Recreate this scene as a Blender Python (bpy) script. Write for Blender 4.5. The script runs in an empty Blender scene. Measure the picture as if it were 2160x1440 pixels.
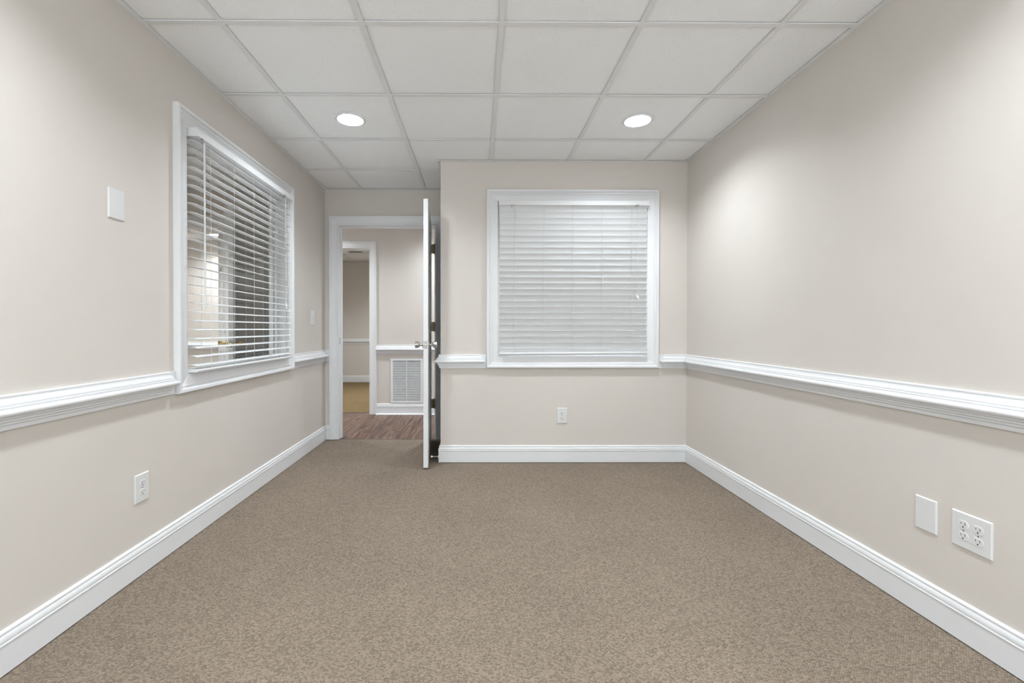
import bpy, math, random
from mathutils import Matrix, Vector
random.seed(7)
S = bpy.context.scene
COL = S.collection

# ------------------------------------------------------------------ camera, world, exposure
CAM_H = 1.0689
def rot(yaw, pitch, roll):
    Y = Matrix.Rotation(yaw, 3, 'Z'); P = Matrix.Rotation(pitch, 3, 'X')
    c, s = math.cos(roll), math.sin(roll)
    Q = Matrix(((c, 0, s), (0, 1, 0), (-s, 0, c)))
    return Y @ P @ Q
cd = bpy.data.cameras.new('camera'); cam = bpy.data.objects.new('camera', cd); COL.objects.link(cam)
M = rot(-.0059, -.0088, -.001)
r_, f_, u_ = M.col[0], M.col[1], M.col[2]
cam.matrix_world = Matrix(((r_.x, u_.x, -f_.x, 0), (r_.y, u_.y, -f_.y, 0), (r_.z, u_.z, -f_.z, CAM_H), (0, 0, 0, 1)))
cd.sensor_fit = 'HORIZONTAL'; cd.sensor_width = 36
cd.lens = 955.886 / 2160 * 36
cd.shift_x = (1080 - 1014.503) / 2160
cd.shift_y = (700.653 - 720) / 2160
cd.clip_start = .02; cd.clip_end = 60
S.camera = cam

w = bpy.data.worlds.new('world'); S.world = w; w.use_nodes = True
w.node_tree.nodes['Background'].inputs[0].default_value = (.90, .96, 1, 1)
w.node_tree.nodes['Background'].inputs[1].default_value = 1.6

S.view_settings.view_transform = 'Standard'
S.view_settings.look = 'None'
S.view_settings.gamma = 1
S.view_settings.use_curve_mapping = False
S.view_settings.exposure = 1.34

# fill daylight enters by an unseen window, added behind the viewer; the portal only guides sampling there
pl = bpy.data.lights.new('fill_window_portal', 'AREA'); pl.shape = 'RECTANGLE'; pl.size = 2.5; pl.size_y = 2.0; pl.cycles.is_portal = True
po = bpy.data.objects.new('fill_window_portal', pl); COL.objects.link(po); po.location = (.10, -1.44, 1.25); po.rotation_euler = (math.radians(90), 0, 0)

LAMP_MAIN = 180; LAMP_OFFICE = 620; LAMP_HALL = 230; LAMP_ROOM = 480; LAMP_ALCOVE = 290; LAMP_WAIT = 120

# ------------------------------------------------------------------ key dimensions (metres)
XL, XR, YF, YD, XC = -1.468, 1.664, 3.609, 4.352, -.300
H = 2.392; WT = .12; YB = -1.3
YH = 5.613          # far face of the hall
YR = 8.967          # back wall of the room across the hall
OX = -4.6           # left wall of the neighbouring office

# ------------------------------------------------------------------ materials
def mat(name, col, rough=.5, metal=0, spec=.5):
    m = bpy.data.materials.new(name); m.use_nodes = True
    b = m.node_tree.nodes['Principled BSDF']
    b.inputs['Base Color'].default_value = (*col, 1); b.inputs['Roughness'].default_value = rough
    b.inputs['Metallic'].default_value = metal; b.inputs['Specular IOR Level'].default_value = spec
    return m, m.node_tree, b
def N(nt, t, **kw):
    n = nt.nodes.new(t)
    for k, v in kw.items(): setattr(n, k, v)
    return n
def noisy(name, c1, c2, scale, rough, bump=0, bscale=None, dist=.001, spec=.5, detail=3):
    m, nt, b = mat(name, c1, rough, 0, spec)
    g = N(nt, 'ShaderNodeNewGeometry')
    n = N(nt, 'ShaderNodeTexNoise'); n.inputs['Scale'].default_value = scale; n.inputs['Detail'].default_value = detail
    nt.links.new(g.outputs['Position'], n.inputs['Vector'])
    r = N(nt, 'ShaderNodeValToRGB'); r.color_ramp.elements[0].position = .35; r.color_ramp.elements[1].position = .65
    r.color_ramp.elements[0].color = (*c1, 1); r.color_ramp.elements[1].color = (*c2, 1)
    nt.links.new(n.outputs[0], r.inputs[0]); nt.links.new(r.outputs[0], b.inputs['Base Color'])
    if bump:
        n2 = N(nt, 'ShaderNodeTexNoise'); n2.inputs['Scale'].default_value = bscale; n2.inputs['Detail'].default_value = 2
        nt.links.new(g.outputs['Position'], n2.inputs['Vector'])
        bp = N(nt, 'ShaderNodeBump'); bp.inputs['Strength'].default_value = bump; bp.inputs['Distance'].default_value = dist
        nt.links.new(n2.outputs[0], bp.inputs['Height']); nt.links.new(bp.outputs[0], b.inputs['Normal'])
    return m
WALL = noisy('wall_paint', (.675, .630, .583), (.687, .642, .595), 3, .6, .25, 260, .0006, .3)
TRIM = noisy('trim_paint', (.78, .787, .80), (.80, .807, .82), 4, .3, .1, 60, .0004, .5)
VINYL = mat('blind_vinyl', (.80, .81, .82), .38)[0]
PLASTIC = mat('plate_plastic', (.74, .745, .74), .3)[0]
CORD = mat('blind_cord', (.70, .69, .67), .8)[0]
METAL_W = mat('grid_metal', (.80, .80, .80), .45)[0]
NICKEL = mat('brushed_nickel', (.55, .54, .52), .28, 1)[0]
PLATE = mat('latch_steel', (.30, .295, .29), .35, 1)[0]
BRASS = mat('polished_brass', (.72, .52, .20), .25, 1)[0]
BRONZE = mat('aged_brass', (.20, .155, .09), .4, 1)[0]
DARK = mat('dark_slot', (.05, .05, .045), .8)[0]
RUBBER = mat('white_rubber', (.8, .8, .78), .6)[0]
DUCT = noisy('filter_media', (.05, .055, .065), (.17, .18, .19), 25, .9)
STRIP = noisy('transition_strip', (.10, .075, .055), (.14, .105, .08), 20, .5)

def tile_material():
    m, nt, b = mat('acoustic_tile', (.86, .86, .85), .9, 0, .1)
    g = N(nt, 'ShaderNodeNewGeometry')
    n = N(nt, 'ShaderNodeTexNoise'); n.inputs['Scale'].default_value = 130; n.inputs['Detail'].default_value = 4; n.inputs['Roughness'].default_value = .7
    nt.links.new(g.outputs['Position'], n.inputs['Vector'])
    r = N(nt, 'ShaderNodeValToRGB'); e = r.color_ramp.elements
    e[0].position = .27; e[0].color = (.62, .61, .60, 1); e[1].position = .40; e[1].color = (.95, .955, .96, 1)
    nt.links.new(n.outputs[0], r.inputs[0]); nt.links.new(r.outputs[0], b.inputs['Base Color'])
    bp = N(nt, 'ShaderNodeBump'); bp.inputs['Strength'].default_value = .5; bp.inputs['Distance'].default_value = .0015
    nt.links.new(n.outputs[0], bp.inputs['Height']); nt.links.new(bp.outputs[0], b.inputs['Normal'])
    return m
TILE = tile_material()

def carpet_material(name, dark, light, scale=1.0):
    m, nt, b = mat(name, light, .95, 0, .08)
    g = N(nt, 'ShaderNodeNewGeometry')
    mp = N(nt, 'ShaderNodeMapping'); mp.inputs['Rotation'].default_value = (0, 0, math.radians(33))
    mp.inputs['Scale'].default_value = (130 * scale, 200 * scale, 1)
    nt.links.new(g.outputs['Position'], mp.inputs['Vector'])
    v = N(nt, 'ShaderNodeTexVoronoi'); v.inputs['Scale'].default_value = 1; v.inputs['Randomness'].default_value = .45
    v.voronoi_dimensions = '2D'
    nt.links.new(mp.outputs[0], v.inputs['Vector'])
    inv = N(nt, 'ShaderNodeMapRange'); inv.inputs['From Min'].default_value = 0; inv.inputs['From Max'].default_value = .75
    inv.inputs['To Min'].default_value = 1; inv.inputs['To Max'].default_value = 0
    nt.links.new(v.outputs['Distance'], inv.inputs['Value'])
    n = N(nt, 'ShaderNodeTexNoise'); n.inputs['Scale'].default_value = 1.9; n.inputs['Detail'].default_value = 2
    nt.links.new(mp.outputs[0], n.inputs['Vector'])
    sep = N(nt, 'ShaderNodeSeparateColor'); nt.links.new(v.outputs['Color'], sep.inputs[0])
    a1 = N(nt, 'ShaderNodeMath', operation='MULTIPLY_ADD'); a1.inputs[1].default_value = .30
    nt.links.new(inv.outputs[0], a1.inputs[0])
    a2 = N(nt, 'ShaderNodeMath', operation='MULTIPLY_ADD'); a2.inputs[1].default_value = .30
    nt.links.new(sep.outputs[0], a2.inputs[0])
    a3 = N(nt, 'ShaderNodeMath', operation='MULTIPLY'); a3.inputs[1].default_value = .34
    nt.links.new(n.outputs[0], a3.inputs[0]); nt.links.new(a3.outputs[0], a2.inputs[2]); nt.links.new(a2.outputs[0], a1.inputs[2])
    r = N(nt, 'ShaderNodeValToRGB'); e = r.color_ramp.elements
    e[0].position = .18; e[0].color = (*dark, 1); e[1].position = .84; e[1].color = (*light, 1)
    nt.links.new(a1.outputs[0], r.inputs[0])
    big = N(nt, 'ShaderNodeTexNoise'); big.inputs['Scale'].default_value = 2.2; big.inputs['Detail'].default_value = 2
    nt.links.new(g.outputs['Position'], big.inputs['Vector'])
    mr = N(nt, 'ShaderNodeMapRange'); mr.inputs['From Min'].default_value = .3; mr.inputs['From Max'].default_value = .7
    mr.inputs['To Min'].default_value = .95; mr.inputs['To Max'].default_value = 1.05
    nt.links.new(big.outputs[0], mr.inputs['Value'])
    mx = N(nt, 'ShaderNodeVectorMath', operation='SCALE')
    nt.links.new(r.outputs[0], mx.inputs[0]); nt.links.new(mr.outputs[0], mx.inputs['Scale'])
    nt.links.new(mx.outputs[0], b.inputs['Base Color'])
    bp = N(nt, 'ShaderNodeBump'); bp.inputs['Strength'].default_value = .8; bp.inputs['Distance'].default_value = .003
    nt.links.new(a1.outputs[0], bp.inputs['Height']); nt.links.new(bp.outputs[0], b.inputs['Normal'])
    return m
CARPET = carpet_material('taupe_loop_carpet', (.115, .089, .067), (.378, .311, .243))
CARPET_T = carpet_material('tan_carpet', (.11, .073, .036), (.34, .24, .125))

def plank_material():
    m, nt, b = mat('vinyl_plank', (.2, .12, .08), .42, 0, .4)
    g = N(nt, 'ShaderNodeNewGeometry'); oi = N(nt, 'ShaderNodeObjectInfo')
    off = N(nt, 'ShaderNodeVectorMath', operation='MULTIPLY_ADD'); off.inputs[1].default_value = (37, 53, 11)
    cb = N(nt, 'ShaderNodeCombineXYZ')
    for i in range(3): nt.links.new(oi.outputs['Random'], cb.inputs[i])
    nt.links.new(cb.outputs[0], off.inputs[0]); nt.links.new(g.outputs['Position'], off.inputs[2])
    mp = N(nt, 'ShaderNodeMapping'); mp.inputs['Scale'].default_value = (34, 2.6, 1)
    nt.links.new(off.outputs[0], mp.inputs['Vector'])
    n = N(nt, 'ShaderNodeTexNoise'); n.inputs['Scale'].default_value = 1; n.inputs['Detail'].default_value = 7; n.inputs['Roughness'].default_value = .65
    n.inputs['Distortion'].default_value = .5
    nt.links.new(mp.outputs[0], n.inputs['Vector'])
    r = N(nt, 'ShaderNodeValToRGB'); e = r.color_ramp.elements
    e[0].position = .33; e[0].color = (.035, .022, .016, 1); e[1].position = .68; e[1].color = (.30, .175, .112, 1)
    k = r.color_ramp.elements.new(.5); k.color = (.12, .070, .048, 1)
    nt.links.new(n.outputs[0], r.inputs[0])
    mr = N(nt, 'ShaderNodeMapRange'); mr.inputs['To Min'].default_value = .82; mr.inputs['To Max'].default_value = 1.2
    nt.links.new(oi.outputs['Random'], mr.inputs['Value'])
    mx = N(nt, 'ShaderNodeVectorMath', operation='SCALE')
    nt.links.new(r.outputs[0], mx.inputs[0]); nt.links.new(mr.outputs[0], mx.inputs['Scale'])
    nt.links.new(mx.outputs[0], b.inputs['Base Color'])
    bp = N(nt, 'ShaderNodeBump'); bp.inputs['Strength'].default_value = .3; bp.inputs['Distance'].default_value = .001
    nt.links.new(n.outputs[0], bp.inputs['Height']); nt.links.new(bp.outputs[0], b.inputs['Normal'])
    return m
PLANK = plank_material()

def glass_material():
    m = bpy.data.materials.new('window_glass'); m.use_nodes = True; nt = m.node_tree
    nt.nodes.clear(); o = N(nt, 'ShaderNodeOutputMaterial'); mix = N(nt, 'ShaderNodeMixShader')
    f = N(nt, 'ShaderNodeFresnel'); f.inputs[0].default_value = 1.5
    t = N(nt, 'ShaderNodeBsdfTransparent'); t.inputs[0].default_value = (.95, .96, .955, 1)
    g = N(nt, 'ShaderNodeBsdfGlossy'); g.inputs['Roughness'].default_value = .005
    gm = N(nt, 'ShaderNodeNewGeometry'); fm = N(nt, 'ShaderNodeMath', operation='MULTIPLY'); iv = N(nt, 'ShaderNodeMath', operation='SUBTRACT')
    iv.inputs[0].default_value = 1; nt.links.new(gm.outputs['Backfacing'], iv.inputs[1])
    nt.links.new(f.outputs[0], fm.inputs[0]); nt.links.new(iv.outputs[0], fm.inputs[1])     # reflect once, on the outer faces only
    nt.links.new(fm.outputs[0], mix.inputs[0]); nt.links.new(t.outputs[0], mix.inputs[1]); nt.links.new(g.outputs[0], mix.inputs[2])
    nt.links.new(mix.outputs[0], o.inputs[0]); return m
GLASS = glass_material()
def emit(name, s, col=(.91, .97, 1.02)):
    m, nt, b = mat(name, (.9, .9, .9), .4)
    b.inputs['Emission Color'].default_value = (*col, 1); b.inputs['Emission Strength'].default_value = s
    return m

# ------------------------------------------------------------------ mesh helpers
WL = {}
def mesh(name, V, F, m, smooth=True):
    me = bpy.data.meshes.new(name); me.from_pydata([tuple(v) for v in V], [], F); me.update()
    import bmesh
    bm = bmesh.new(); bm.from_mesh(me); bmesh.ops.recalc_face_normals(bm, faces=bm.faces); bm.to_mesh(me); bm.free()
    if smooth:
        for p in me.polygons: p.use_smooth = True
        me.set_sharp_from_angle(angle=math.radians(32))
    if isinstance(m, (list, tuple)):
        for x in m: me.materials.append(x)
    else: me.materials.append(m)
    return me
def link(name, me, parent=None, loc=(0, 0, 0)):
    """loc is the world position of the mesh origin"""
    o = bpy.data.objects.new(name, me); COL.objects.link(o); loc = Vector(loc)
    WL[o.name] = loc
    if parent: o.parent = parent; o.location = loc - WL[parent.name]
    else: o.location = loc
    return o
def ob(name, VF, m, parent=None, org=None, smooth=True):
    """VF in world coordinates; the origin goes to org (or the parent's origin)"""
    V, F = VF
    if org is None: org = WL[parent.name] if parent else Vector((0, 0, 0))
    org = Vector(org)
    return link(name, mesh(name, [Vector(v) - org for v in V], F, m, smooth), parent, org)
def empty(name, loc):
    o = bpy.data.objects.new(name, None); COL.objects.link(o); o.location = loc; o.empty_display_size = .05
    WL[o.name] = Vector(loc); return o
def tag(o, label, cat, group=None):
    o['label'] = label; o['category'] = cat
    if group: o['group'] = group
    return o
def struct(o, label=None):
    o['kind'] = 'structure'
    if label: o['label'] = label
    return o
def join(*vfs):
    V, F = [], []
    for v, f in vfs:
        n = len(V); V += list(v); F += [tuple(i + n for i in q) for q in f]
    return V, F
def box(x0, x1, y0, y1, z0, z1):
    V = [(x, y, z) for z in (z0, z1) for y in (y0, y1) for x in (x0, x1)]
    return V, [(0, 2, 3, 1), (4, 5, 7, 6), (0, 1, 5, 4), (2, 6, 7, 3), (0, 4, 6, 2), (1, 3, 7, 5)]
def pbox(P, a0, a1, b0, b1, t0, t1):
    V, F = box(a0, a1, b0, b1, t0, t1)
    return [P(*v) for v in V], F
def plate(P, a0, a1, b0, b1, t, ch, t0=0.0):
    V = []
    for (i, tt) in ((0, t0), (0, t0 + (t - t0) * .45), (ch, t)):
        V += [P(a0 + i, b0 + i, tt), P(a1 - i, b0 + i, tt), P(a1 - i, b1 - i, tt), P(a0 + i, b1 - i, tt)]
    F = [(3, 2, 1, 0), (8, 9, 10, 11)]
    for r in (0, 4):
        for k in range(4): F.append((r + k, r + (k + 1) % 4, r + 4 + (k + 1) % 4, r + 4 + k))
    return V, F
def lathe(prof, mapf, n=24):
    """prof: list of (radius, axial); mapf(x, y, axial) -> world"""
    V = []; F = []
    for r, a in prof:
        for k in range(n):
            t = 2 * math.pi * k / n; V.append(mapf(r * math.cos(t), r * math.sin(t), a))
    for i in range(len(prof) - 1):
        for k in range(n):
            F.append((i * n + k, i * n + (k + 1) % n, (i + 1) * n + (k + 1) % n, (i + 1) * n + k))
    if prof[0][0] > 1e-6: F.append(tuple(range(n - 1, -1, -1)))
    if prof[-1][0] > 1e-6: F.append(tuple((len(prof) - 1) * n + k for k in range(n)))
    return V, F
def ring(prof, mapf, n=32):
    V = []; F = []; m = len(prof)
    for r, a in prof:
        for k in range(n):
            t = 2 * math.pi * k / n; V.append(mapf(r * math.cos(t), r * math.sin(t), a))
    for i in range(m):
        j = (i + 1) % m
        for k in range(n): F.append((i * n + k, i * n + (k + 1) % n, j * n + (k + 1) % n, j * n + k))
    return V, F
def tube(p0, p1, r, n=8):
    p0, p1 = Vector(p0), Vector(p1); d = (p1 - p0).normalized()
    u = d.orthogonal().normalized(); v = d.cross(u); V = []
    for p in (p0, p1):
        for k in range(n):
            t = 2 * math.pi * k / n; V.append(p + u * r * math.cos(t) + v * r * math.sin(t))
    F = [(k, (k + 1) % n, n + (k + 1) % n, n + k) for k in range(n)] + [tuple(range(n - 1, -1, -1)), tuple(range(n, 2 * n))]
    return V, F
def extrude(sections, close=True):
    """sections: list of equal-length vertex rings (profile polygons) joined one after another, ends capped"""
    m = len(sections[0]); V = [v for s in sections for v in s]; F = []
    for i in range(len(sections) - 1):
        for k in range(m):
            F.append((i * m + k, i * m + (k + 1) % m, (i + 1) * m + (k + 1) % m, (i + 1) * m + k))
    F.append(tuple(range(m))); F.append(tuple(range((len(sections) - 1) * m, len(sections) * m)))
    return V, F
def run(path, prof, side=1):
    """sweep prof (d, z) along a plan polyline; d is measured to the left (side=1) or right (-1) of travel, corners mitred"""
    P = [Vector(p) for p in path]; n = len(P); secs = []
    nor = []
    for i in range(n - 1):
        t = (P[i + 1] - P[i]).normalized(); nor.append(Vector((-t.y, t.x)) * side)
    for i in range(n):
        if i == 0: o = nor[0]
        elif i == n - 1: o = nor[-1]
        else: o = (nor[i - 1] + nor[i]) / (1 + nor[i - 1].dot(nor[i]))
        secs.append([(P[i].x + o.x * d, P[i].y + o.y * d, z) for d, z in prof])
    return extrude(secs)
def frame_pieces(P, a0, a1, b0, b1, prof, bottom=True):
    """mitred picture-frame pieces around the opening; prof of (w outwards, t proud)"""
    out = []
    lo = (lambda w: b0 - w) if bottom else (lambda w: b0)
    out.append(extrude([[P(a0 - w, lo(w), t) for w, t in prof], [P(a0 - w, b1 + w, t) for w, t in prof]]))
    out.append(extrude([[P(a1 + w, lo(w), t) for w, t in prof], [P(a1 + w, b1 + w, t) for w, t in prof]]))
    out.append(extrude([[P(a0 - w, b1 + w, t) for w, t in prof], [P(a1 + w, b1 + w, t) for w, t in prof]]))
    if bottom: out.append(extrude([[P(a0 - w, b0 - w, t) for w, t in prof], [P(a1 + w, b0 - w, t) for w, t in prof]]))
    return out
def slab(P, A, B, T, holes):
    """wall slab with rectangular holes: A=(a0,a1), B=(b0,b1), T=(t0,t1)"""
    xs = sorted({A[0], A[1], *[h[0] for h in holes], *[h[1] for h in holes]})
    zs = sorted({B[0], B[1], *[h[2] for h in holes], *[h[3] for h in holes]})
    def solid(i, j):
        if i < 0 or j < 0 or i >= len(xs) - 1 or j >= len(zs) - 1: return False
        x, z = (xs[i] + xs[i + 1]) / 2, (zs[j] + zs[j + 1]) / 2
        return not any(h[0] < x < h[1] and h[2] < z < h[3] for h in holes)
    V = []; F = []; ix = {}
    def v(i, j, k):
        if (i, j, k) not in ix: ix[(i, j, k)] = len(V); V.append(P(xs[i], zs[j], T[k]))
        return ix[(i, j, k)]
    for i in range(len(xs) - 1):
        for j in range(len(zs) - 1):
            if not solid(i, j): continue
            for k in (0, 1): F.append((v(i, j, k), v(i + 1, j, k), v(i + 1, j + 1, k), v(i, j + 1, k)))
            if not solid(i - 1, j): F.append((v(i, j, 0), v(i, j + 1, 0), v(i, j + 1, 1), v(i, j, 1)))
            if not solid(i + 1, j): F.append((v(i + 1, j, 0), v(i + 1, j + 1, 0), v(i + 1, j + 1, 1), v(i + 1, j, 1)))
            if not solid(i, j - 1): F.append((v(i, j, 0), v(i + 1, j, 0), v(i + 1, j, 1), v(i, j, 1)))
            if not solid(i, j + 1): F.append((v(i, j + 1, 0), v(i + 1, j + 1, 0), v(i + 1, j + 1, 1), v(i, j + 1, 1)))
    return V, F
# plane maps: (along, up, out of the wall towards the viewer's room)
def PL(a, b, t): return (XL + t, a, b)              # left wall
def PR(a, b, t): return (XR - t, a, b)              # right wall
def PF(a, b, t): return (a, YF - t, b)              # far wall
def PD(a, b, t): return (a, YD - t, b)              # doorway wall
def PDH(a, b, t): return (a, YD + WT + t, b)        # its hall side
def PH(a, b, t): return (a, YH - t, b)              # hall far wall
def PB(a, b, t): return (a, YR - t, b)
def PLO(a, b, t): return (XL - WT - t, a, b)        # left wall seen from the office

# ------------------------------------------------------------------ openings
W1 = (2.276, 3.477, .835, 2.072)
W2 = (.150, 1.347, .841, 2.081)
D1 = (-1.335, -.414, 0, 2.050)
D3 = (-3.320, -2.400, 0, 2.050)
D2 = (-2.268, -1.347, 0, 2.050)
def rough(d): return (d[0] - .019, d[1] + .019, -.001, d[3] + .019)
FILL_WINDOW = (-1.15, 1.35, .25, 2.25)      # unseen window, added in the back wall to let in fill light
OPEN = (-4.6, -3.05, 0, 2.25)
ZT = 2.62

# ------------------------------------------------------------------ walls
struct(ob('wall_left', slab(PL, (YB, YD), (0, ZT), (-WT, 0), [W1]), WALL, smooth=False))
struct(ob('wall_right', slab(PR, (YB, YH), (0, ZT), (-WT, 0), []), WALL, smooth=False))
struct(ob('wall_far', slab(PF, (XC, XR), (0, ZT), (-WT, 0), [W2]), WALL, smooth=False))
struct(ob('wall_recess', box(XC, XC + WT, YF + WT, YD, 0, ZT), WALL, smooth=False))
struct(ob('wall_doorway', slab(PD, (OX, XC + WT), (0, ZT), (-WT, 0), [rough(D1), rough(D3)]), WALL, smooth=False))
def PK(a, b, t): return (a, YB + t, b)              # back wall
struct(ob('wall_back', slab(PK, (OX - WT, XR + WT), (0, ZT), (-WT, 0), [FILL_WINDOW]), WALL, smooth=False))
struct(ob('wall_office_left', box(OX - WT, OX, YB, 7.02, 0, ZT), WALL, smooth=False))
struct(ob('wall_hall_far', slab(PH, (OX, XR + WT), (0, ZT), (-WT, 0), [rough(D2), OPEN]), WALL, smooth=False))
struct(ob('wall_alcove_back', box(OX, -3.05, 6.90, 7.02, 0, ZT), WALL, smooth=False))
struct(ob('wall_alcove_right', box(-3.05, -2.93, YH + WT, YR, 0, ZT), WALL, smooth=False))
struct(ob('wall_room_right', box(-.90, -.78, YH + WT, YR, 0, ZT), WALL, smooth=False))
struct(ob('wall_room_back', box(-3.05, -.78, YR, YR + WT, 0, ZT), WALL, smooth=False))

# ------------------------------------------------------------------ floors
SUB = mat('subfloor', (.1, .08, .06), .9)[0]
fl = ob('floor', join(box(XL, XR, YB, YF, -.03, 0), box(XL, XC, YF, YD, -.03, 0)), CARPET, smooth=False); struct(fl)
struct(ob('floor_office', box(OX, XL - WT, YB, YD, -.03, 0), CARPET, smooth=False))
struct(ob('floor_room', box(-2.93, -.90, YH + WT, YR, -.03, .002), CARPET_T, smooth=False))
struct(ob('floor_alcove', box(OX, -3.05, YH + WT, 6.9, -.03, .002), CARPET_T, smooth=False))
fh = ob('floor_hall', join(box(OX, XR, YD, YH + WT, -.04, -.006), box(XC + WT, XR, YF + WT, YD, -.04, -.006)), SUB, smooth=False); struct(fh)
PW = .152; col = 0; x = -4.6
while x < XR - .02:
    x1 = min(x + PW, XR)
    ya = YD + .012
    if x > XC + WT: ya = YF + WT + .01
    segs = [ya]; y = ya + random.choice((.35, .62, .9, .18))
    while y < YH + WT - .02: segs.append(y); y += 1.22
    segs.append(YH + (WT if (D2[0] < x < D2[1] or x < OPEN[1]) else 0))
    for a, b in zip(segs[:-1], segs[1:]):
        V, F = plate(lambda p, q, t: (p, q, t), x + .0003, x1 - .0003, a + .0003, b - .0003, .001, .0005, -.006)
        ob('floor_plank', (V, F), PLANK, fh, org=((x + x1) / 2, (a + b) / 2, -.006), smooth=False)
    x += PW
struct(ob('trim_1', plate(lambda p, q, t: (p, q, t), D1[0], D1[1], YD - .006, YD + .016, .003, .004, -.006), STRIP), 'dark carpet transition strip in doorway')
struct(ob('trim_2', plate(lambda p, q, t: (p, q, t), D2[0], D2[1], YH + WT - .012, YH + WT + .012, .006, .004, -.006), STRIP))

# ------------------------------------------------------------------ ceilings
TS = .6096
def ceiling(name, rects, gx, gy, lamps, lampmat, lamp_labels, inset=()):
    """grid lines pass through (gx, gy); rects (x0,x1,y0,y1); lamps: cell centres"""
    deck = ob(name, join(*[box(a, b, c, d, H + .16, H + .19) for a, b, c, d in rects]), METAL_W, smooth=False); struct(deck)
    x0 = min(r[0] for r in rects); x1 = max(r[1] for r in rects); y0 = min(r[2] for r in rects); y1 = max(r[3] for r in rects)
    i0 = math.floor((x0 - gx) / TS); i1 = math.ceil((x1 - gx) / TS); j0 = math.floor((y0 - gy) / TS); j1 = math.ceil((y1 - gy) / TS)
    shared = {}
    for i in range(i0, i1):
        for j in range(j0, j1):
            cx0, cy0 = gx + i * TS, gy + j * TS; pcs = []
            for a, b, c, d in rects:
                p = (max(cx0 + .004, a), min(cx0 + TS - .004, b), max(cy0 + .004, c), min(cy0 + TS - .004, d))
                if p[1] - p[0] > .01 and p[3] - p[2] > .01: pcs.append(p)
            if not pcs: continue
            mx, my = cx0 + TS / 2, cy0 + TS / 2
            lamp = any(abs(mx - l[0]) < .05 and abs(my - l[1]) < .05 for l in lamps)
            org = Vector((mx, my, H))
            full = len(pcs) == 1 and abs((pcs[0][1] - pcs[0][0]) - (TS - .008)) < 1e-4 and abs((pcs[0][3] - pcs[0][2]) - (TS - .008)) < 1e-4
            if full and not lamp:
                if 'f' not in shared: shared['f'] = mesh('ceiling_tile', *box(-TS / 2 + .004, TS / 2 - .004, -TS / 2 + .004, TS / 2 - .004, .007, .022), TILE, False)
                link('ceiling_tile', shared['f'], deck, org)
            elif lamp:
                n = 32; s = TS / 2 - .004; V = []; F = []
                for z in (.007, .022):
                    for rad in (0, 1):
                        for k in range(n):
                            t = 2 * math.pi * (k + .5) / n; c, sn = math.cos(t), math.sin(t)
                            q = .088 if rad == 0 else s / max(abs(c), abs(sn))
                            V.append((c * q, sn * q, z))
                for k in range(n):
                    k2 = (k + 1) % n
                    F += [(k, k2, n + k2, n + k), (2 * n + k, 2 * n + k2, 3 * n + k2, 3 * n + k), (k, k2, 2 * n + k2, 2 * n + k), (n + k, n + k2, 3 * n + k2, 3 * n + k)]
                # square the corners
                for r in (1, 3):
                    for qx, qy in ((1, 1), (-1, 1), (-1, -1), (1, -1)):
                        best = max(range(r * n, r * n + n), key=lambda e: V[e][0] * qx + V[e][1] * qy)
                        V[best] = (s * qx, s * qy, V[best][2])
                link('ceiling_tile', mesh('ceiling_tile', V, F, TILE, False), deck, org)
            else:
                vf = join(*[box(p[0], p[1], p[2], p[3], H + .007, H + .022) for p in pcs])
                ob('ceiling_tile', vf, TILE, deck, org=org, smooth=False)
    tw = .0125
    for i in range(i0, i1 + 1):
        gxx = gx + i * TS; p = [(max(c, y0), d) for a, b, c, d in rects if a + tw < gxx < b - tw]
        if p: ob('ceiling_tee', join(*[box(gxx - tw, gxx + tw, c, d, H, H + .003) for c, d in p], *[box(gxx - .004, gxx + .004, c, d, H + .003, H + .03) for c, d in p]), METAL_W, deck, smooth=False)
    for j in range(j0, j1 + 1):
        gyy = gy + j * TS; p = [(a, b) for a, b, c, d in rects if c + tw < gyy < d - tw]
        if p: ob('ceiling_tee', join(*[box(a, b, gyy - tw, gyy + tw, H - .0006, H + .003) for a, b in p], *[box(a, b, gyy - .004, gyy + .004, H + .003, H + .03) for a, b in p]), METAL_W, deck, smooth=False)
    return deck
def wall_angle(deck, path, side):
    prof = [(0, H - .0012), (.022, H - .0012), (.022, H + .002), (.002, H + .002), (.002, H + .026), (0, H + .026)]
    ob('wall_angle', run(path, prof, side), METAL_W, deck)

GX, GY = -.509, 1.982
lamps_main = [(GX + TS * (i + .5), GY + TS * (j + .5)) for j in (1, -2, -5) for i in (-1, 2)]
deck = ceiling('ceiling', [(XL, XR, YB, YF), (XL, XC, YF, YD)], GX, GY, lamps_main, None, None)
wall_angle(deck, [(XL, YB), (XR, YB), (XR, YF), (XC, YF), (XC, YD), (XL, YD), (XL, YB)], 1)
lamps_office = [(-2.15 - TS / 2 - TS, 2.6), (-2.15 - TS / 2 - TS, .2)]
OGX, OGY = -2.15, 2.6 - TS / 2
lamps_office = [(OGX - TS * 1.5, OGY + TS * .5), (OGX - TS * 1.5, OGY - TS * 3.5)]
deck_o = ceiling('ceiling_office', [(OX, XL - WT, YB, YD)], OGX, OGY, lamps_office, None, None)
wall_angle(deck_o, [(OX, YB), (XL - WT, YB), (XL - WT, YD), (OX, YD), (OX, YB)], 1)
HGX, HGY = -1.75, 4.78
lamps_hall = [(HGX - TS * .5, HGY + TS * .5), (HGX - TS * 3.5, HGY + TS * .5), (HGX + TS * 2.5, HGY + TS * .5), (HGX + TS * 4.5, HGY - TS * .5)]
deck_h = ceiling('ceiling_hall', [(OX, XR, YD + WT, YH), (XC + WT, XR, YF + WT, YD + WT)], HGX, HGY, lamps_hall, None, None)
RGX, RGY = -2.43, 8.721
lamps_room = [(RGX + TS * 1.5, RGY - TS * 2.5)]
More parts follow.
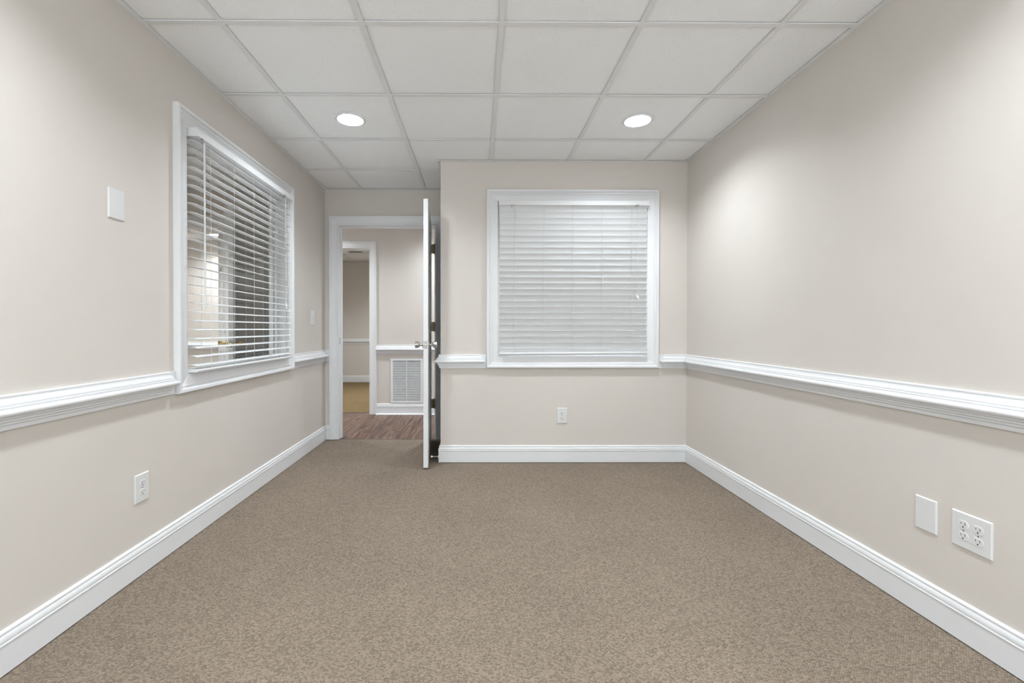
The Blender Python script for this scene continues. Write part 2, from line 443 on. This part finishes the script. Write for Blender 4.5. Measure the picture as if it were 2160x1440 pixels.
deck_r = ceiling('ceiling_room', [(-2.93, -.90, YH + WT, YR)], RGX, RGY, lamps_room, None, None)
wall_angle(deck_r, [(-2.93, YH + WT), (-.90, YH + WT), (-.90, YR), (-2.93, YR), (-2.93, YH + WT)], 1)
lamps_alc = [(-3.727, 6.465)]
deck_a = ceiling('ceiling_alcove', [(OX, -3.05, YH + WT, 6.9)], -3.727 - TS / 2, 6.465 - TS / 2, lamps_alc, None, None)

# ------------------------------------------------------------------ recessed lights
LM = {}
def recessed_light(x, y, strength, label, group=None):
    e = empty('recessed_light', (x, y, H)); tag(e, label, 'ceiling light', group)
    mp = lambda a, b, z: (x + a, y + b, H + z)
    ob('trim_ring', ring([(.096, .006), (.096, .002), (.092, -.002), (.080, -.003), (.078, .000), (.080, .006)], mp, 48), TRIM, e)
    ob('reflector', ring([(.0795, .000), (.078, .03), (.072, .052), (.074, .053), (.081, .03), (.083, .0005)], mp, 48), TRIM, e)
    if strength not in LM: LM[strength] = emit('lamp_glow_%d' % len(LM), strength)
    ob('lens', lathe([(0, .040), (.03, .041), (.055, .045), (.072, .052), (.072, .058), (0, .058)], mp, 48), LM[strength], e)
    return e
lab = ['glowing round recessed ceiling light near the left wall, ahead of the open door',
       'glowing round recessed ceiling light on the right, in front of the far window',
       'recessed ceiling light above the near left wall', 'recessed ceiling light above the near right wall',
       'recessed ceiling light at the very back on the left', 'recessed ceiling light at the very back on the right']
for (x, y), l in zip(lamps_main, lab): recessed_light(x, y, LAMP_MAIN, l, 'recessed lights of the room')
for (x, y), l in zip(lamps_office, ('recessed ceiling light of the neighbouring office near its door', 'recessed ceiling light at the back of the neighbouring office')):
    recessed_light(x, y, LAMP_OFFICE, l)
for (x, y), l in zip(lamps_hall, ('recessed hall light outside the open door', 'recessed hall light outside the office door', 'recessed hall light right of the open door', 'recessed light behind the far window')):
    recessed_light(x, y, LAMP_HALL if y > YD else LAMP_WAIT, l)
recessed_light(*lamps_room[0], LAMP_ROOM, 'recessed ceiling light of the dim room across the hall')
recessed_light(*lamps_alc[0], LAMP_ALCOVE, 'small bright ceiling light seen through the left window blind')

# ------------------------------------------------------------------ trim profiles
def arc(cx, cz, r, a0, a1, n, rz=None):
    rz = rz or r
    return [(cx + r * math.cos(math.radians(a0 + (a1 - a0) * k / n)), cz + rz * math.sin(math.radians(a0 + (a1 - a0) * k / n))) for k in range(n + 1)]
BASE = [(0, .004), (.015, .004), (.015, .092), (.0175, .0955), (.0175, .0985), (.0135, .1005), (.0135, .104)] + \
       [(.0155, .105), (.0155, .112), (.0135, .118), (.0115, .1215), (.009, .1225), (.009, .1245), (.0105, .1255), (.0105, .131), (.008, .1345), (.004, .137), (0, .137)]
SHOE = [(0, .0)] + [(.015 + .014 * math.cos(math.radians(a)), .001 + .018 * math.sin(math.radians(a))) for a in range(0, 91, 15)] + [(0, .019)]
RAIL = [(0, .752), (.010, .752), (.010, .7660), (.0088, .7672), (.0088, .7685), (.016, .769), (.016, .7760), (.0145, .7772), (.0145, .7785), (.022, .779), (.022, .7860), (.0205, .7870), (.0205, .7882),
        (.029, .7890), (.029, .7940)] + arc(.0270, .8070, .0170, -62, 75, 12, .0125) + \
       [(.0300, .8205), (.0315, .8220), (.0310, .8260), (.0270, .8275), (.0265, .8300), (.0275, .8315), (.0265, .8345), (.0220, .8360), (.0175, .8415), (.0145, .8480), (.0130, .8530),
        (.0145, .8540), (.0145, .8590), (.0115, .8620), (0, .862)]
CASE = [(.0, 0), (0, .0105), (.0015, .0125), (.006, .0135), (.050, .0150), (.0525, .0165), (.0540, .0190), (.0570, .0200), (.0600, .0195), (.0610, .0180), (.0625, .0180), (.0640, .0205), (.0680, .0225),
        (.0700, .0260), (.0710, .0290), (.0740, .0305), (.0850, .0305), (.0870, .0290), (.0880, .0260), (.0880, 0)]
DCASE = [(.0, 0), (0, .0095), (.002, .0115), (.010, .0120), (.012, .0105), (.014, .0105), (.016, .0125), (.050, .0150), (.0600, .0170), (.0620, .0200), (.0660, .0205), (.0670, .0185), (.0690, .0185),
         (.0710, .0215), (.0760, .0225), (.0820, .0225), (.0840, .0200), (.0840, 0)]
e2 = .0005
def ret(p, prof): return p

# ------------------------------------------------------------------ baseboards and chair rails
struct(ob('baseboard_left', run([(XL, YB), (XL, YD), (D1[0] - .085, YD)], BASE, -1), TRIM))
struct(ob('baseboard_right', run([(XR, YB), (XR, YF), (XC, YF), (XC, YD - .023)], BASE, 1), TRIM))
struct(ob('baseboard_back', run([(XL + .02, YB), (XR - .02, YB)], BASE, 1), TRIM))
dm = .044
def rail(name, path, side, start=None, end=None):
    """start/end: True for a mitred return into the wall, leaving a flat block to the casing"""
    P = [Vector(p) for p in path]; s0 = [P[0]]; s1 = [P[-1]]
    def inward(a, b):
        t = (b - a).normalized(); n = Vector((-t.y, t.x)) * side; return n
    pts = list(P)
    vfs = []
    gap = .010
    if start:
        t = (P[1] - P[0]).normalized(); n = inward(P[0], P[1]); q = P[0] + t * (gap + dm)
        pts[0] = q; pts = [q - n * .0008] + pts
    if end:
        t = (P[-1] - P[-2]).normalized(); n = inward(P[-2], P[-1]); q = P[-1] - t * (gap + dm)
        pts[-1] = q; pts = pts + [q - n * .0008]
    vfs.append(run(pts, RAIL, side))
    flat = [(0, .7525), (.0096, .7525), (.0096, .8615), (0, .8615)]
    if start: vfs.append(run([P[0], P[0] + (P[1] - P[0]).normalized() * .12], flat, side))
    if end: vfs.append(run([P[-1] - (P[-1] - P[-2]).normalized() * .12, P[-1]], flat, side))
    return struct(ob(name, join(*vfs), TRIM), 'white moulded chair rail')
rail('trim_3', [(XL, YB), (XL, W1[0] - .088)], -1, None, True)
rail('trim_4', [(XL, W1[1] + .088), (XL, YD), (D1[0] - .0845, YD)], -1, True, None)
rail('trim_5', [(W2[0] - .088, YF), (XC, YF), (XC, YD - .023)], 1, True, None)
rail('trim_6', [(XR, YB), (XR, YF), (W2[1] + .088, YF)], 1, None, True)
rail('trim_7', [(XL + .05, YB), (XR - .05, YB)], 1)
# hall far wall, room across, alcove
for i, (a, b) in enumerate(((D2[1] + .085, XR), (-3.0, D2[0] - .085))):
    struct(ob('baseboard_hall_far', run([(a, YH), (b, YH)], BASE, -1), TRIM))
    struct(ob('trim_%d' % (8 + 2 * i), run([(a, YH), (b, YH)], RAIL, -1), TRIM))
    struct(ob('trim_%d' % (9 + 2 * i), run([(a, YH), (b, YH)], [(d, z) for d, z in SHOE], -1), TRIM))
struct(ob('baseboard_room_back', run([(-2.93, YR), (-.90, YR)], BASE, -1), TRIM))
struct(ob('trim_12', run([(-2.93, YR), (-.90, YR)], RAIL, -1), TRIM))
struct(ob('baseboard_alcove', run([(OX, 6.9), (-3.05, 6.9)], BASE, -1), TRIM))
struct(ob('trim_13', run([(OX, 6.9), (-3.05, 6.9)], RAIL, -1), TRIM))
struct(ob('trim_14', run([(XL - WT, YD), (XL - WT, YB)], BASE, -1), TRIM))
struct(ob('baseboard_office', run([(D3[1] + .085, YD), (XL - WT, YD)], BASE, -1), TRIM))
struct(ob('trim_15', run([(D3[1] + .085, YD), (XL - WT, YD)], RAIL, -1), TRIM))

# ------------------------------------------------------------------ windows
def window(name, P, O, label, Pback):
    a0, a1, b0, b1 = O; J = .006
    fr = ob(name, join(pbox(P, a0, a0 + J, b0, b1, -WT, -.0005), pbox(P, a1 - J, a1, b0, b1, -WT, -.0005),
                       pbox(P, a0 + J, a1 - J, b1 - J, b1, -WT, -.0005), pbox(P, a0 + J, a1 - J, b0, b0 + J, -WT, -.0005)), TRIM, smooth=False)
    struct(fr, label)
    for vf in frame_pieces(P, a0 + .004, a1 - .004, b0 + .004, b1 - .004, [(w_ + .0, t) for w_, t in CASE], True):
        ob('window_casing', vf, TRIM, fr)
    for vf in frame_pieces(Pback, a0 + .004, a1 - .004, b0 + .004, b1 - .004, CASE, True):
        ob('window_casing', vf, TRIM, fr)
    st = [(0, -.095), (0, -.070), (-.014, -.072), (-.014, -.093)]
    i = J
    stop = []
    for t0, t1 in ((-.110, -.090), (-.084, -.064)):
        pr = [(0, t0), (0, t1), (-.012, t1), (-.012, t0)]
        stop += frame_pieces(P, a0 + i, a1 - i, b0 + i, b1 - i, pr, True)
    for vf in stop: ob('glazing_stop', vf, TRIM, fr)
    ob('window_pane', pbox(P, a0 + i, a1 - i, b0 + i, b1 - i, -.0895, -.0845), GLASS, fr, smooth=False)
    return fr
window('window_added_fill', PK, FILL_WINDOW, 'unseen window added behind the viewer for fill daylight', lambda a, b, t: (a, YB - WT - t, b))  # added opening, admits world light to brighten the room
window('window_1', PL, W1, 'white cased interior window in the left wall, seen edge on', PLO)
window('window_2', PF, W2, 'white cased window in the far wall behind closed blind', lambda a, b, t: (a, YF + WT + t, b))

# ------------------------------------------------------------------ blinds
def blind(P, a0, a1, ztop, zbot, tilt, centre, wand_a, cord_a, label, hook_a=None, zbot_b=None, wand=True, hx=0.0, tassel=(1.16, 1.14)):
    """tilt in degrees, positive = room edge up; centre = out-of-wall position of the slat axis"""
    root = empty('window_blind', P((a0 + a1) / 2, zbot, centre)); tag(root, label, 'blind', 'white horizontal blinds')
    hf, hb = centre + .036, centre - .022
    # head rail with valance lip
    prof = [(hb, ztop - .038), (hf - .004, ztop - .038), (hf, ztop - .036), (hf, ztop - .002), (hf - .002, ztop), (hf - .004, ztop - .001), (hf - .004, ztop - .034), (hb + .002, ztop - .036), (hb + .002, ztop - .001), (hb, ztop)]
    V = [];
    secs = [[P(a, z, t) for t, z in prof] for a in (a0 - .002, a1 + .002)]
    hr = ob('head_rail', extrude(secs), VINYL, root)
    for a in (a0 - .004, a1 + .001):
        ob('end_bracket', pbox(P, a, a + .003, ztop - .040, ztop + .003, hb - .001, hf + .002), VINYL, hr, smooth=False)
    for k, a in enumerate((a0 + .07, a0 + (a1 - a0) * .3)):
        pass
    # slats
    pitch = .0442; n = int((ztop - .045 - zbot - .020) / pitch)
    c, s = math.cos(math.radians(tilt)), math.sin(math.radians(tilt)); wd = .025
    top = []; bot = []
    for k in range(7):
        u = -1 + 2 * k / 6; cr = .0032 * (1 - u * u); top.append((u * wd, cr + .0012)); bot.append((u * wd, cr - .0012))
    prof2 = top + bot[::-1]
    prof2 = [(u * c - v * s, u * s + v * c) for u, v in prof2]
    cen = P((a0 + a1) / 2, 0, centre); cen = Vector(cen)
    L = a1 - a0 - .006
    def loc(a, z, t): return Vector(P((a0 + a1) / 2 + a, z, centre + t)) - cen
    sm = mesh('slat', *extrude([[loc(-L / 2, v, u) for u, v in prof2], [loc(L / 2, v, u) for u, v in prof2]]), VINYL)
    z = ztop - .058; zs = []
    gapz = (ztop - .058 - (zbot + .030)) / (n - 1)
    for k in range(n):
        zz = ztop - .058 - k * gapz; zs.append(zz)
        o = link('slat', sm, root, cen + Vector((0, 0, zz)))
        if zbot_b: 
            pass
    # bottom rail
    bprof = [(-.025, -.004), (.025, -.004), (.027, 0), (.027, .006), (.024, .010), (0, .0125), (-.024, .010), (-.027, .006), (-.027, 0)]
    tb = math.radians(tilt * .25); cb, sb = math.cos(tb), math.sin(tb)
    bprof = [(u * cb - v * sb, u * sb + v * cb) for u, v in bprof]
    rise = zbot_b or 0
    ob('bottom_rail', extrude([[P(a0 + .001, zbot + v, centre + u) for u, v in bprof], [P(a1 - .003, zbot + rise + v, centre + u) for u, v in bprof]]), VINYL, root)
    # ladders
    span = a1 - a0; la = [a0 + .125 + k * (span - .25) / 4 for k in range(5)]
    for a in la:
        vf = []
        for sg in (-1, 1):
            off = sg * (wd * c + .0015)
            ftop = P(a, ztop - .038, centre + off); vf.append(tube(ftop, P(a, zbot + .006, centre + off), .0010, 5))
        for zz in zs:
            vf.append(tube(P(a, zz - .0032 + wd * s, centre + wd * c + .0018), P(a - .006, zz - .0032 - wd * s, centre - wd * c + .0018), .0009, 4))
        ob('ladder_cord', join(*vf), CORD, root)
        ob('ladder_plug', pbox(P, a - .008, a + .008, ztop - .041, ztop - .038, centre - .012, centre + .012), VINYL, hr, smooth=False)
    # tilt hook and wand
    hz = ztop - .038
    ob('tilt_hook', join(pbox(P, hook_a - .007, hook_a + .007, hz - .004, hz + .004, hf - .012, hf + .003), tube(P(hook_a, hz, hf + .001), P(hook_a, hz - .022, hf + .003), .0016, 6),
                         tube(P(hook_a - .004, hz - .022, hf + .003), P(hook_a + .004, hz - .018, hf + .006), .0013, 6)), NICKEL, root)
    if wand:
        ax = hf + .005
        V0 = P(hook_a, hz - .020, ax); V1 = P(hook_a + .002, 1.168, ax)
        ob('tilt_wand', tube(V0, V1, .0043, 6), VINYL, root)
    # lift cords with tassels
    ob('cord_lock', pbox(P, cord_a - .011, cord_a + .008, hz - .006, hz + .006, hf - .014, hf + .002), NICKEL, root, smooth=False)
    for k, dz in enumerate(tassel):
        da = (k - .5) * .010
        lc = ob('lift_cord', tube(P(cord_a + da * .5, hz, hf + .001), P(cord_a + da, dz + .018, hf + .004), .0009, 5), CORD, root)
        mp = lambda p, q, r, da=da, dz=dz: tuple(Vector(P(cord_a + da + p, dz + r, hf + .004 + q)))
        ob('tassel', lathe([(0, .020), (.0025, .020), (.004, .010), (.0062, .002), (.0062, -.003), (.004, -.006), (0, -.006)], mp, 12), VINYL, lc)
    return root
# slat support for a return: P maps (along, up, out)
blind(PL, 2.291, 3.464, 2.071, .849, -7, .024, None, 3.325, 'open white slatted blind with tilt wand on the left wall window', hook_a=2.336, tassel=(1.235, 1.215))
blind(PF, .164, 1.338, 2.0705, .862, 58, .020, None, 1.250, 'closed white slatted blind on the far wall window', hook_a=.262, wand=False, zbot_b=.010, tassel=(1.315, 1.305))

# ------------------------------------------------------------------ doors
JW = .019
def door_frame(name, P, Pb, O, label):
    a0, a1, b0, b1 = O; J = .019
    fr = ob(name, join(pbox(P, a0 - J, a0, 0.002, b1 + J, -WT, 0), pbox(P, a1, a1 + J, 0.002, b1 + J, -WT, 0), pbox(P, a0, a1, b1, b1 + J, -WT, 0)), TRIM, smooth=False)
    struct(fr, label)
    for q in (P, Pb):
        for vf in frame_pieces(q, a0 - .005, a1 + .005, .003, b1 + .005, DCASE, False): ob('door_casing', vf, TRIM, fr)
    ob('door_stop_moulding', join(*frame_pieces(P, a0, a1, .003, b1, [(0, -.085), (0, -.048), (-.008, -.048), (-.011, -.052), (-.011, -.081), (-.008, -.085)], False)), TRIM, fr)
    return fr
# the rough openings are a little wider than the finished ones: jambs sit inside the wall slab edge
f1 = door_frame('door_1', PD, PDH, D1, 'white cased doorway with the door standing open')
f3 = door_frame('door_3', PD, PDH, D3, 'office doorway seen through the left window')
f2 = door_frame('door_2', PH, lambda a, b, t: (a, YH + WT + t, b), D2, 'white cased doorway across the hall')

def leaf(frame, pin, ang, knobmat, hingemat, width=.908, hinge_z=(1.825, 1.085, .35)):
    """door leaf hinged at pin (x,y); closed it runs to -x; ang opens it towards the viewer"""
    z0, z1 = .014, 2.044; TH = .035; a = math.radians(ang)
    ca, sa = math.cos(a), math.sin(a)
    def L(u, v, z):   # u along leaf from the hinge, v through the thickness (0 = room face)
        x, y = -u - .003, v + .0255
        return (pin[0] + x * ca - y * sa, pin[1] + x * sa + y * ca, z)
    def LB(u0, u1, v0, v1, za, zb):
        V, F = box(u0, u1, v0, v1, za, zb); return [L(*q) for q in V], F
    rt = Vector((pin[0], pin[1], 0))
    st = .115; mid = .11; pw = (width - 2 * st - mid) / 2
    rows = [(.255, .86), (1.03, 1.60), (1.715, 1.925)]
    cols = [(st, st + pw), (st + pw + mid, width - st)]
    # leaf body: slab with panel recesses, built as slab-with-holes skins over a core
    holes = [(c0, c1, r0, r1) for c0, c1 in cols for r0, r1 in rows]
    skin = lambda v0, v1: slab(lambda p, q, t: L(p, t, q), (0, width), (z0, z1), (v0, v1), holes)
    lf = ob('door_leaf', join(skin(0, .009), skin(TH - .009, TH), LB(0, width, .009, TH - .009, z0, z1)), TRIM, frame, org=rt, smooth=False)
    for c0, c1, r0, r1 in holes:
        for sgn, base in ((-1, .009), (1, TH - .009)):
            V = []
            for ins, h_ in ((0, 0), (.012, 0), (.030, .0065), (c1 - c0 > 0 and .034, .0065)):
                vv = base + sgn * h_
                V += [L(c0 + ins, vv, r0 + ins), L(c1 - ins, vv, r0 + ins), L(c1 - ins, vv, r1 - ins), L(c0 + ins, vv, r1 - ins)]
            F = []
            for r in (0, 4, 8):
                for k in range(4): F.append((r + k, r + (k + 1) % 4, r + 4 + (k + 1) % 4, r + 4 + k))
            F.append((12, 13, 14, 15))
            ob('door_panel', (V, F), TRIM, lf, smooth=False)
    kz = .944; ku = width - .062
    for sgn, face in ((-1, 0), (1, TH)):
        mp = lambda p, q, r, sgn=sgn, face=face: L(ku + p, face + sgn * r, kz + q)
        ob('door_knob', lathe([(0, 0), (.032, 0), (.032, .003), (.029, .007), (.018, .010), (.0125, .013), (.0115, .026), (.013, .030), (.020, .034), (.0225, .040), (.0245, .050), (.0262, .060), (.0262, .064), (.024, .066), (.012, .0665), (0, .0665)], mp, 28), knobmat, lf)
    ob('latch_plate', LB(width - .0005, width + .0012, .005, TH - .005, kz - .028, kz + .028), PLATE, lf, smooth=False)
    mp = lambda p, q, r: L(width + .001 + r, TH / 2 + p, kz + q)
    ob('latch_bolt', lathe([(0, 0), (.008, 0), (.008, .006), (.004, .010), (0, .010)], mp, 12), knobmat, lf)
    for hz in hinge_z:
        vf = [tube((pin[0], pin[1], hz - .045), (pin[0], pin[1], hz - .028), .0062, 10), tube((pin[0], pin[1], hz - .027), (pin[0], pin[1], hz - .009), .0062, 10),
              tube((pin[0], pin[1], hz - .008), (pin[0], pin[1], hz + .009), .0062, 10), tube((pin[0], pin[1], hz + .010), (pin[0], pin[1], hz + .027), .0062, 10),
              tube((pin[0], pin[1], hz + .028), (pin[0], pin[1], hz + .045), .0062, 10), tube((pin[0], pin[1], hz - .050), (pin[0], pin[1], hz + .050), .003, 8)]
        vf.append(LB(-.0025, -.0002, -.0255, TH - .006, hz - .044, hz + .044))
        vf.append(([V for V in box(pin[0] - .004, pin[0] + .0005, pin[1], YD + .035, hz - .044, hz + .044)[0]], box(0, 1, 0, 1, 0, 1)[1]))
        ob('hinge', join(*vf), hingemat, frame)
    return lf
leaf(f1, (D1[1] - .006, YD - .022), 94.2, NICKEL, BRONZE, width=.905, hinge_z=(1.825, 1.085, .35))
leaf(f3, (D3[1] - .004, YD - .024), 124, BRASS, BRASS, width=.905)
# strike plate on the latch jamb
ob('strike_plate', box(D1[0] - .0005, D1[0] + .0015, YD + .004, YD + .036, .913, .975), NICKEL, f1, smooth=False)
# hinges let into the right jamb of the doorway across the hall
for hz in (1.76, 1.06, .37):
    ob('hinge', box(D2[1] - .0015, D2[1] + .0005, YH + .084, YH + WT - .002, hz - .045, hz + .045), BRASS, f2, smooth=False)

# rigid door stop on the recess baseboard
e = empty('door_stop', (XC - .0155, 3.585, .052)); tag(e, 'white-tipped rod door stop on the baseboard behind the open door', 'door stop')
mp = lambda p, q, r: (XC - .0155 - r, 3.585 + p, .052 + q)
ob('stop_rod', lathe([(0, 0), (.013, 0), (.013, .003), (.005, .006), (.0035, .010), (.0035, .046), (0, .046)], mp, 16), NICKEL, e)
ob('stop_tip', lathe([(0, .044), (.006, .044), (.008, .048), (.008, .058), (.006, .061), (0, .061)], mp, 16), RUBBER, e)

# ------------------------------------------------------------------ wall plates
def screw(P, a, b, t, parent, m=None):
    mp = lambda p, q, r: P(a + p, b + q, t + r)
    ob('screw', join(lathe([(0, -.0005), (.0033, -.0005), (.0030, .0007), (.0018, .0011), (0, .0011)], mp, 12)), m or NICKEL, parent)
def receptacle(P, a, b, t, parent):
    n = 28; V = []; F = []
    pts = []
    for k in range(n):
        th = 2 * math.pi * k / n; x, y = .0172 * math.cos(th), .0172 * math.sin(th); y = max(-.0140, min(.0140, y)); pts.append((x, y))
    for tt, sc in ((-.0005, 1), (.0012, 1), (.0018, .96)):
        V += [P(a + x * sc, b + y * sc, t + tt) for x, y in pts]
    for r in (0, 1):
        for k in range(n): F.append((r * n + k, r * n + (k + 1) % n, (r + 1) * n + (k + 1) % n, (r + 1) * n + k))
    F += [tuple(range(n - 1, -1, -1)), tuple(range(2 * n, 3 * n))]
    rc = ob('receptacle', (V, F), PLASTIC, parent)
    # groove round the face and slots
    ob('socket_slot', join(pbox(P, a - .0072, a - .0054, b + .0000, b + .0085, t + .0015, t + .0021), pbox(P, a + .0056, a + .0072, b + .0010, b + .0080, t + .0015, t + .0021),
                           lathe([(0, 0), (.0026, 0), (.0026, .0006), (0, .0006)], lambda p, q, r: P(a + p, b - .0068 + q, t + .0015 + r), 12)), DARK, rc, smooth=False)
def wall_plate(kind, P, a0, a1, b0, b1, label, cat, group=None):
    ac, bc = (a0 + a1) / 2, (b0 + b1) / 2
    e = empty(kind, P(ac, b0, 0)); tag(e, label, cat, group)
    t = .0062
    ob('cover_plate', plate(P, a0, a1, b0, b1, t, .0030), PLASTIC, e)
    if kind == 'blank_wall_plate':
        for b in (bc - .0415, bc + .0415): screw(P, ac, b, t, e, PLASTIC)
    if kind == 'electrical_outlet':
        cs = [ac] if a1 - a0 < .1 else [ac - .023, ac + .023]
        for c in cs:
            for s in (-1, 1): receptacle(P, c, bc + s * .0195, t - .0004, e)
            screw(P, c, bc, t, e)
    if kind == 'light_switch':
        for b in (bc - .030, bc + .030): screw(P, ac, b, t, e)
        ob('switch_frame', pbox(P, ac - .0055, ac + .0055, bc - .0125, bc + .0125, t - .001, t + .0012), PLASTIC, e, smooth=False)
        V, F = box(-.0045, .0045, -.004, .004, 0, .011)
        ob('toggle', ([P(ac + x * (1 - z * 20), bc + y + z * .7, t + z) for x, y, z in V], F), PLASTIC, e, smooth=False)
    return e
wall_plate('electrical_outlet', PL, 1.936, 2.018, .314, .436, 'white duplex outlet low on the left wall below the chair rail', 'outlet')
wall_plate('electrical_outlet', PF, .628, .709, .313, .435, 'white duplex outlet on the far wall under the closed blind', 'outlet')
wall_plate('electrical_outlet', PR, 1.447, 1.572, .319, .441, 'wide white four-socket outlet plate on the right wall', 'outlet')
wall_plate('blank_wall_plate', PL, 1.806, 1.887, 1.508, 1.630, 'blank white cover plate high on the left wall beside the window', 'wall plate')
wall_plate('blank_wall_plate', PR, 1.625, 1.705, .320, .442, 'blank white cover plate beside the four-socket outlet on the right wall', 'wall plate')
wall_plate('light_switch', PL, 3.972, 4.055, 1.096, 1.223, 'small white toggle light switch on the left wall by the doorway', 'light switch')

# ------------------------------------------------------------------ return-air grille in the hall
e = empty('return_air_grille', PH(-.887, .141, 0)); tag(e, 'white louvred return-air grille on the hall wall beyond the open door', 'vent grille')
gprof = [(0, .001), (0, .008), (.004, .011), (.026, .011), (.030, .007), (.030, .001)]
ga0, ga1, gb0, gb1 = -1.055, -.715, .171, .665
ob('grille_frame', join(*frame_pieces(PH, ga0, ga1, gb0, gb1, gprof, True)), TRIM, e)
ob('centre_bar', pbox(PH, -.8905, -.8815, gb0, gb1, .0025, .0095), TRIM, e, smooth=False)
ob('grille_backing', pbox(PH, ga0, ga1, gb0, gb1, .0003, .0012), DUCT, e, smooth=False)
vf = []; k = gb0 + .007
while k < gb1 - .006:
    V, F = box(ga0, ga1, 0, 1, 0, 1)
    def LV(a, q, r, k=k): return PH(a, k + (q - .5) * .0013 + r * .0062, .0085 - r * .0065)
    vf.append(([LV(*v) for v in V], F)); k += .0128
lv = ob('louvre', join(*vf), TRIM, e, smooth=False); lv['kind'] = 'stuff'
for a in (-1.068, -.702):
    for b in (.28, .55): screw(PH, a, b, .0105, e)

# ------------------------------------------------------------------ ceiling register in the room across the hall
e = empty('ceiling_register', (-2.12, 7.87, H)); tag(e, 'small ceiling air register in the room across the hall', 'vent')
mp = lambda a, b, t: (a, b, H - t)
ob('register_frame', join(*frame_pieces(mp, -2.24, -2.02, 7.80, 7.95, [(0, .0), (0, .006), (.02, .004), (.025, 0)], True)), METAL_W, e)
for k in range(8):
    y = 7.808 + k * .019
    ob('register_vane', ([(-2.24 + X * .22, y + Y_ * .0015 + Z * .012, H - .006 + Z * .010) for X, Y_, Z in box(0, 1, 0, 1, 0, 1)[0]], box(0, 1, 0, 1, 0, 1)[1]), METAL_W, e, smooth=False)
ob('register_throat', box(-2.24, -2.02, 7.80, 7.95, H + .004, H + .0065), DARK, e, smooth=False)
